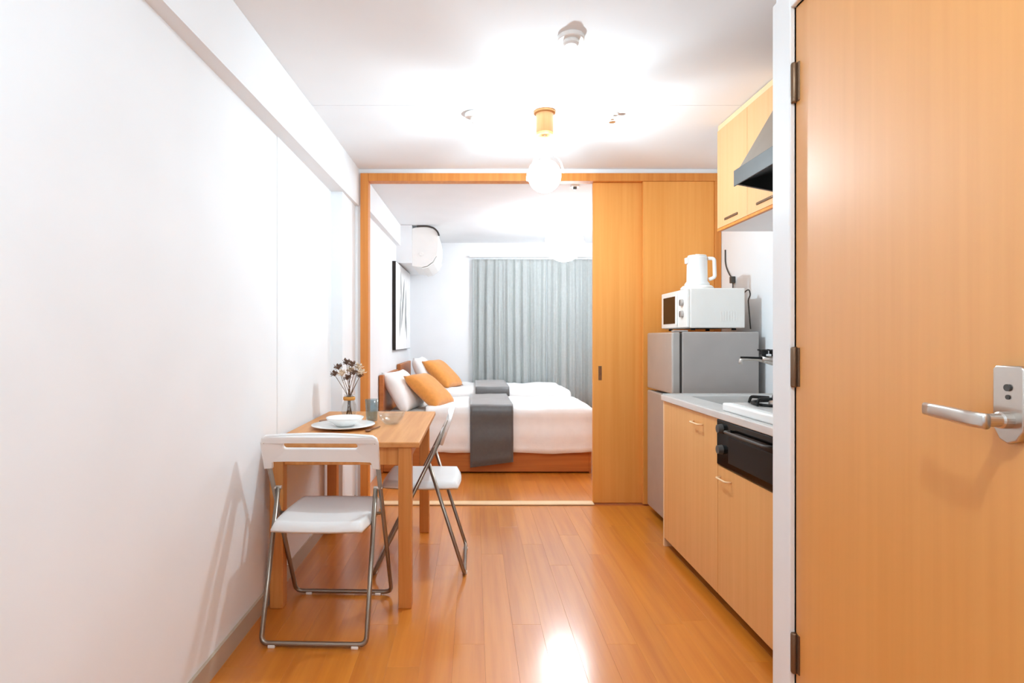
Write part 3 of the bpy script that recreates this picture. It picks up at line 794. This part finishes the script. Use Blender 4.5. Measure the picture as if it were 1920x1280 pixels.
# ------------------------------------------------------------------ folding chairs
def make_chair(label):
    """local space: sitter faces +y, floor at z = 0, rear floor bar at y = 0"""
    t = thing('folding_chair', label, 'chair', group='white folding chairs at the table')
    W, w2 = .222, .203
    P = lambda s: Vector((s * W, .075, .775))
    q = [P(-1), Vector((-W, .09, .74)), Vector((-W, .445, .035)), Vector((-W, .46, .016)), Vector((W, .46, .016)), Vector((W, .445, .035)), Vector((W, .09, .74)), P(1)]
    path = [P(-1), Vector((-W, .452, .014)), Vector((W, .452, .014)), P(1)]
    obj('front_frame', tube(rounded(path, .035, 6), .0095, 12), M['tubesteel'], t, True, True)
    zt, yt = .565, .178
    path = [Vector((-w2, yt, zt)), Vector((-w2, .0, .014)), Vector((w2, .0, .014)), Vector((w2, yt, zt))]
    rf = obj('rear_frame', tube(rounded(path, .03, 6), .0095, 12), M['tubesteel'], t, True, True)
    for s_ in (-1, 1):
        obj('pivot', lathe([(0, -.014), (.008, -.014), (.008, .022), (0, .022)], (s_ * .21, yt, zt), 12, 'X'), M['chrome'], rf, False, True)
        for yy in (0.0, .452):
            obj('rubber_foot', box(s_ * .16 - .014, s_ * .16 + .014, yy - .012, yy + .012, 0, .012, .003), M['plastic'], t, False, True)
    obj('seat_crossbar', tube([(-.212, .234, .443), (.212, .234, .443)], .007, 10), M['tubesteel'], t, True, True)
    # moulded seat: shallow dish with rolled-down rim
    b = bmesh.new()
    nx, ny = 26, 24
    grid = []
    sw, sd, rc = .196, .405, .05
    for j in range(ny + 1):
        row = []
        for i in range(nx + 1):
            u = -1 + 2 * i / nx; v = -1 + 2 * j / ny
            # squircle mapping for rounded corners
            x = sw * u * math.sqrt(1 - .16 * v * v); y = .02 + sd / 2 + sd / 2 * v * math.sqrt(1 - .14 * u * u)
            e = max(abs(u), abs(v))
            z = .468 - .012 * (1 - u * u) * (1 - v * v) + .006 * max(0, v - .3)
            if e > .88: z -= .030 * ((e - .88) / .12) ** 2
            row.append(b.verts.new((x, y, z)))
        grid.append(row)
    for j in range(ny):
        for i in range(nx): b.faces.new((grid[j][i], grid[j][i + 1], grid[j + 1][i + 1], grid[j + 1][i]))
    ext = bmesh.ops.extrude_face_region(b, geom=list(b.faces))
    for v in [g for g in ext['geom'] if isinstance(g, bmesh.types.BMVert)]: v.co.z -= .010
    bmesh.ops.recalc_face_normals(b, faces=b.faces)
    obj('seat', b, M['seat'], t, True, True)
    # backrest with long grip slot
    outer = []
    base = round_rect(.462, .112, .022, 6, 0, 0)
    # longer lower lugs at both posts
    outer = [(-.231, -.085), (-.205, -.085), (-.203, -.062), (-.196, -.056), (-.1, -.058), (0, -.058), (.1, -.058), (.196, -.056), (.203, -.062), (.205, -.085), (.231, -.085),
             (.231, .030), (.226, .046), (.212, .055), (.15, .056), (.05, .057), (-.05, .057), (-.15, .056), (-.212, .055), (-.226, .046), (-.231, .030)]
    slot = round_rect(.305, .034, .016, 6, 0, .010)
    me = plate_mesh([outer, slot[::-1]], .016, .004)
    lean = math.atan2(.37, .76)
    for v in me.vertices:
        v.co.z -= .018 * (1 - (v.co.x / .231) ** 2)
    me.transform(Matrix.Translation((0, .085, .742)) @ Matrix.Rotation(PI / 2 + lean * .75, 4, 'X'))
    link('backrest', me, M['seat'], t, False, True)
    return t
ch = make_chair('white folding chair with slotted backrest in front, its back to the camera')
ch.location = (-.612, 2.155, 0); ch.rotation_euler = (0, 0, math.radians(-1.5))
c2_ = copy_tree(ch)
c2_['label'] = 'white folding chair on the open side of the table, seen from its side'
c2_.location = (-.045, 3.0, 0); c2_.rotation_euler = (0, 0, PI / 2)

# ------------------------------------------------------------------ bedroom
def bed(y0, dz, which):
    x0 = xl(y0) + .006
    x1 = 1.035
    y1 = y0 + .98
    t = thing('bed', 'low wooden single bed ' + which, 'bed', ((x0 + x1) / 2, (y0 + y1) / 2, 0), group='two single beds side by side')
    obj('side_rail', box(x0 + .04, x1 - .02, y0, y0 + .03, .012, .225 + dz, .003), M['bedwood'], t)
    obj('side_rail', box(x0 + .04, x1 - .02, y1 - .03, y1, .012, .225 + dz, .003), M['bedwood'], t)
    obj('foot_rail', box(x1 - .02, x1, y0, y1, .0, .225 + dz, .003), M['bedwood'], t)
    obj('slat_base', box(x0 + .04, x1 - .021, y0 + .031, y1 - .031, .14, .20 + dz, .0), M['bedwood'], t)
    obj('headboard', box(x0, x0 + .038, y0 - .005, y1 + .005, 0, .86 + dz, .006), M['bedwood'], t)
    obj('mattress', box(x0 + .045, x1 - .02, y0 + .012, y1 - .012, .201 + dz, .525 + dz, .05, 4), M['mattress'], t)
    return t, x0, x1, y0, y1
def drape(xa, xb, y0, y1, ztop, zhang, zback, amp, seed, nx, out, foot=False, hem=None, thick=.018):
    """cloth over the mattress: hangs in front of y0, rolls over the top, ends behind y1"""
    prof = []
    yo = y0 - out
    for k in range(9): prof.append((yo + .006 * math.sin(k * 1.3), zhang + (ztop - .055 - zhang) * k / 8, 1 - k / 8))
    for k in range(1, 7):
        a = PI / 2 * k / 6
        prof.append((yo + .055 - .055 * math.cos(a), ztop - .055 + .055 * math.sin(a), 0))
    for k in range(1, 15): prof.append((yo + .055 + (y1 + out - .055 - yo - .055) * k / 14, ztop, 0))
    for k in range(1, 5):
        a = PI / 2 * k / 4
        prof.append((y1 + out - .055 + .055 * math.sin(a), ztop - .055 + .055 * math.cos(a), 0))
    prof.append((y1 + out, zback, 0))
    b = bmesh.new(); rows = []
    for i in range(nx + 1):
        x = xa + (xb - xa) * i / nx
        row = []
        for (y, z, h) in prof:
            nv = noise.noise(Vector((x * 3.1 + seed, y * 2.3, z * 3.0)))
            n2 = noise.noise(Vector((x * 9.0 + seed, y * 7.0, z * 2.0 + 4)))
            yy = y; zz = z; xx = x
            if h > 0 or y <= yo + .01:
                yy += -abs(n2) * amp * .8 * (.4 + h) - .012 * h
                if hem and h > 0: zz += hem(x) * h
            else:
                zz += (nv * .6 + n2 * .5) * amp
            row.append(b.verts.new((xx, yy, zz)))
        rows.append(row)
    if foot:       # the cloth rolls over and hangs at the foot of the bed
        last = rows[-1]
        for s_ in range(1, 9):
            row = []
            for k, v in enumerate(last):
                rise = v.co.z - zhang
                if s_ <= 4:
                    a = PI / 2 * s_ / 4
                    ox, oz = .05 * math.sin(a), .05 * (1 - math.cos(a))
                else:
                    ox, oz = .05 + .004 * (s_ - 4), .05 + (rise - .05) * (s_ - 4) / 4
                oz = min(oz, max(0, rise))
                row.append(b.verts.new((xb + ox, v.co.y + (.02 if rise < .32 else 0) * s_ / 8, v.co.z - oz)))
            rows.append(row)
    for A, B in zip(rows, rows[1:]):
        for k in range(len(A) - 1): b.faces.new((A[k], B[k], B[k + 1], A[k + 1]))
    bmesh.ops.recalc_face_normals(b, faces=b.faces)
    # give the cloth thickness
    bmesh.ops.remove_doubles(b, verts=b.verts, dist=.0008)
    bmesh.ops.recalc_face_normals(b, faces=b.faces)
    b.normal_update()
    nrm = {v: v.normal.copy() for v in b.verts}
    flip = -1 if sum(n.z for n in nrm.values()) > 0 else 1     # grow inwards, under the visible surface
    keep = {v: v.co.copy() for v in b.verts}
    ext = bmesh.ops.extrude_face_region(b, geom=list(b.faces))
    b.normal_update()
    old = list(keep)
    for v in old: v.co = keep[v] + nrm[v] * thick * flip
    bmesh.ops.recalc_face_normals(b, faces=b.faces)
    return b
def cushion_bm(w, h, th, n=16):
    """square cushion in local XZ, thickness along Y"""
    b = bmesh.new()
    for side in (-1, 1):
        g = []
        for j in range(n + 1):
            row = []
            for i in range(n + 1):
                u = -1 + 2 * i / n; v = -1 + 2 * j / n
                f = max(0, (1 - u ** 4) * (1 - v ** 4)) ** .6
                pin = 1 - .07 * (1 - abs(v) ** 2) * abs(u) ** 6
                pin2 = 1 - .07 * (1 - abs(u) ** 2) * abs(v) ** 6
                row.append(b.verts.new((w / 2 * u * pin, side * (th / 2 * f + .002) + .006 * noise.noise(Vector((u * 2, v * 2, side + w))) * f, h / 2 * v * pin2)))
            g.append(row)
        for j in range(n):
            for i in range(n):
                fc = (g[j][i], g[j][i + 1], g[j + 1][i + 1], g[j + 1][i])
                b.faces.new(fc if side < 0 else fc[::-1])
    bmesh.ops.remove_doubles(b, verts=b.verts, dist=.0045)
    bmesh.ops.recalc_face_normals(b, faces=b.faces)
    return b
def soft(name, w, h, th, loc, rot, m, label, cat, group=None):
    o = obj(name, cushion_bm(w, h, th), m, None, True)
    o.location = loc; o.rotation_euler = rot
    return tag(o, label, cat, group)

BED_Y = 4.955
bt, bx0, bx1, by0, by1 = bed(BED_Y, 0, 'nearest the opening to the kitchen')
d = obj('duvet', drape(-.42, 1.03, by0, by1, .578, .185, .42, .022, 3.0, 46, .012, True, lambda x: .03 * math.sin(x * 7) * .3 + (.05 * max(0, -x) if x < 0 else 0)), M['linen'], None, True)
tag(d, 'white duvet on the nearer bed, hanging over its side', 'duvet', 'white duvets')
o = obj('bed_runner', drape(-.030, .345, by0, by1, .604, .115, .40, .010, 8.0, 16, .045, False, lambda x: -.05 + .13 * x, .010), M['runner'], None, True)
tag(o, 'dark grey woven runner across the nearer bed', 'bed runner', 'grey bed runners')
bt2, cx0, cx1, cy0, cy1 = bed(BED_Y + 1.045, .05, 'against the curtains')
d = obj('duvet', drape(-.42, .99, cy0, cy1, .64, .30, .45, .030, 13.0, 46, .012, True), M['linen'], None, True)
tag(d, 'white duvet on the farther bed by the curtains', 'duvet', 'white duvets')
o = obj('bed_runner', drape(.02, .38, cy0, cy1, .672, .32, .46, .010, 18.0, 16, .038, False, None, .010), M['runner'], None, True)
tag(o, 'grey runner across the farther bed', 'bed runner', 'grey bed runners')

R = math.radians
soft('pillow', .58, .42, .15, (-.655, by0 + .33, .70), (R(-32), 0, R(78)), M['linen'], 'white pillow leaning on the nearer headboard', 'pillow', 'white bed pillows')
soft('cushion', .43, .43, .14, (-.41, by0 + .34, .70), (R(-50), R(0), R(68)), M['cushion'], 'ochre cushion leaning on the white pillow of the nearer bed', 'cushion', 'ochre cushions')
soft('pillow', .58, .42, .15, (-.56, cy0 + .50, .78), (R(-25), 0, R(86)), M['linen'], 'white pillow leaning on the farther headboard', 'pillow', 'white bed pillows')
soft('cushion', .43, .43, .14, (-.35, cy0 + .42, .785), (R(-48), R(0), R(68)), M['cushion'], 'ochre cushion on the farther bed', 'cushion', 'ochre cushions')

# curtains
def curtain(xa, xb, y, label, seed):
    t = thing('curtain', label, 'curtain', ((xa + xb) / 2, y, 2.17), group='grey pleated curtains')
    b = bmesh.new(); n = int((xb - xa) / .008)
    zs = [2.175, 2.12, 2.05, 1.6, 1.1, .6, .04]
    rows = []
    for zi, z in enumerate(zs):
        row = []
        for i in range(n + 1):
            x = xa + (xb - xa) * i / n
            u = x * 2 * PI / .115
            k = min(1, .35 + zi * .2)
            ph = .9 * noise.noise(Vector((x * 3, seed, z * .25)))
            yy = y + k * (.026 * math.sin(u + ph * 2) + .011 * math.sin(u * 2.3 + seed + ph * 3)) + .008 * noise.noise(Vector((x * 12, z, seed)))
            row.append(b.verts.new((x + .004 * math.cos(u) * k, yy, z)))
        rows.append(row)
    for A, B in zip(rows, rows[1:]):
        for i in range(n): b.faces.new((A[i], A[i + 1], B[i + 1], B[i]))
    bmesh.ops.solidify(b, geom=list(b.faces), thickness=.003)
    bmesh.ops.recalc_face_normals(b, faces=b.faces)
    obj('cloth', b, M['curtain'], t, True)
    for k in range(int((xb - xa) / .115)):
        xx = xa + .04 + k * .115
        obj('curtain_hook', box(xx - .004, xx + .004, y - .006, y + .006, 2.174, 2.196, .001), M['plastic'], t)
curtain(-.015, .905, YF - .05, 'grey pleated curtain nearer the picture', 1.0)
curtain(.915, 1.74, YF - .05, 'grey pleated curtain behind the lantern', 5.0)
o = obj('curtain_rail', box(-.05, 1.75, YF - .07, YF - .03, 2.197, 2.222, .004), M['white_trim'], None)
tag(o, 'white curtain rail along the end wall', 'curtain rail')

# canvas print on the bedroom wall
cy_a, cy_b, cz_a, cz_b = 5.72, 6.85, 1.065, 1.97
xw = lambda y: xl(y) + .001
t = thing('wall_picture', 'canvas picture with grey leaf print and dark sides above the beds', 'picture', (xw(6.3), 6.3, cz_a))
b = prism([(xw(cy_a), cy_a), (xw(cy_a) + .034, cy_a), (xw(cy_b) + .034, cy_b), (xw(cy_b), cy_b)], 'Z', cz_a, cz_b)
obj('stretcher', b, M['kick'], t)
b = prism([(xw(cy_a) + .0342, cy_a + .004), (xw(cy_a) + .0362, cy_a + .004), (xw(cy_b) + .0362, cy_b - .004), (xw(cy_b) + .0342, cy_b - .004)], 'Z', cz_a + .004, cz_b - .004)
cv = obj('canvas_front', b, M['canvas'], t)
def leaf(yc, zc, ln, wd, ang):
    b = bmesh.new(); L_, R_ = [], []
    for k in range(11):
        u = k / 10; h = wd * math.sin(PI * u) ** .8
        for lst, sg in ((L_, -1), (R_, 1)):
            p, q = sg * h, (u - .5) * ln
            y = yc + p * math.cos(ang) - q * math.sin(ang); z = zc + p * math.sin(ang) + q * math.cos(ang)
            lst.append(b.verts.new((xw(y) + .0368, y, z)))
    for k in range(10):
        b.faces.new((L_[k], R_[k], R_[k + 1], L_[k + 1]))
    bmesh.ops.remove_doubles(b, verts=b.verts, dist=.0005)
    bmesh.ops.solidify(b, geom=list(b.faces), thickness=.0005)
    return b
for a_ in ((6.22, 1.57, .62, .05, -.42), (6.02, 1.42, .44, .045, -.15), (6.44, 1.50, .50, .045, -.1), (6.08, 1.74, .34, .035, .15), (6.5, 1.32, .30, .03, .2)):
    obj('leaf_print', leaf(*a_), M['ink'], cv)

# air conditioner, its end towards the camera
ax0, ay0, ay1 = -.655, 6.0, 6.80
pf = [(0, 1.955), (0, 2.355), (.06, 2.372), (.17, 2.370), (.235, 2.352), (.272, 2.312), (.282, 2.25), (.278, 2.14), (.262, 2.07), (.22, 2.00), (.16, 1.955), (.10, 1.94)]
t = thing('air_conditioner', 'white wall air conditioner seen end-on in the bedroom corner', 'air conditioner', (ax0, (ay0 + ay1) / 2, 1.95))
obj('housing', prism([(ax0 + u, z) for u, z in pf], 'Y', ay0, ay1, bev=.004), M['plastic'], t)
q = [(ax0 + u, ay0 - .004, z + .006) for u, z in ((.05, 2.368), (.12, 2.373), (.175, 2.370), (.235, 2.352), (.275, 2.31), (.288, 2.27))]
obj('intake_shadow', tube(rounded(q, .03, 3), [.009] * len(rounded(q, .03, 3)), 8), M['gasket'], t, True)  # dark tube painting in the shadow over the top intake
fl_ = obj('air_flap', prism([(ax0 + .10, 1.934), (ax0 + .165, 1.95), (ax0 + .222, 1.995), (ax0 + .266, 2.065), (ax0 + .276, 2.06), (ax0 + .23, 1.985), (ax0 + .17, 1.94), (ax0 + .105, 1.926)], 'Y', ay0 + .01, ay1 - .01), M['plastic'], t)
obj('end_screw_cap', lathe([(0, 0), (.022, 0), (.020, -.006), (0, -.007)], (ax0 + .10, ay0 - .0045, 2.08), 20, 'Y'), M['plastic'], t)
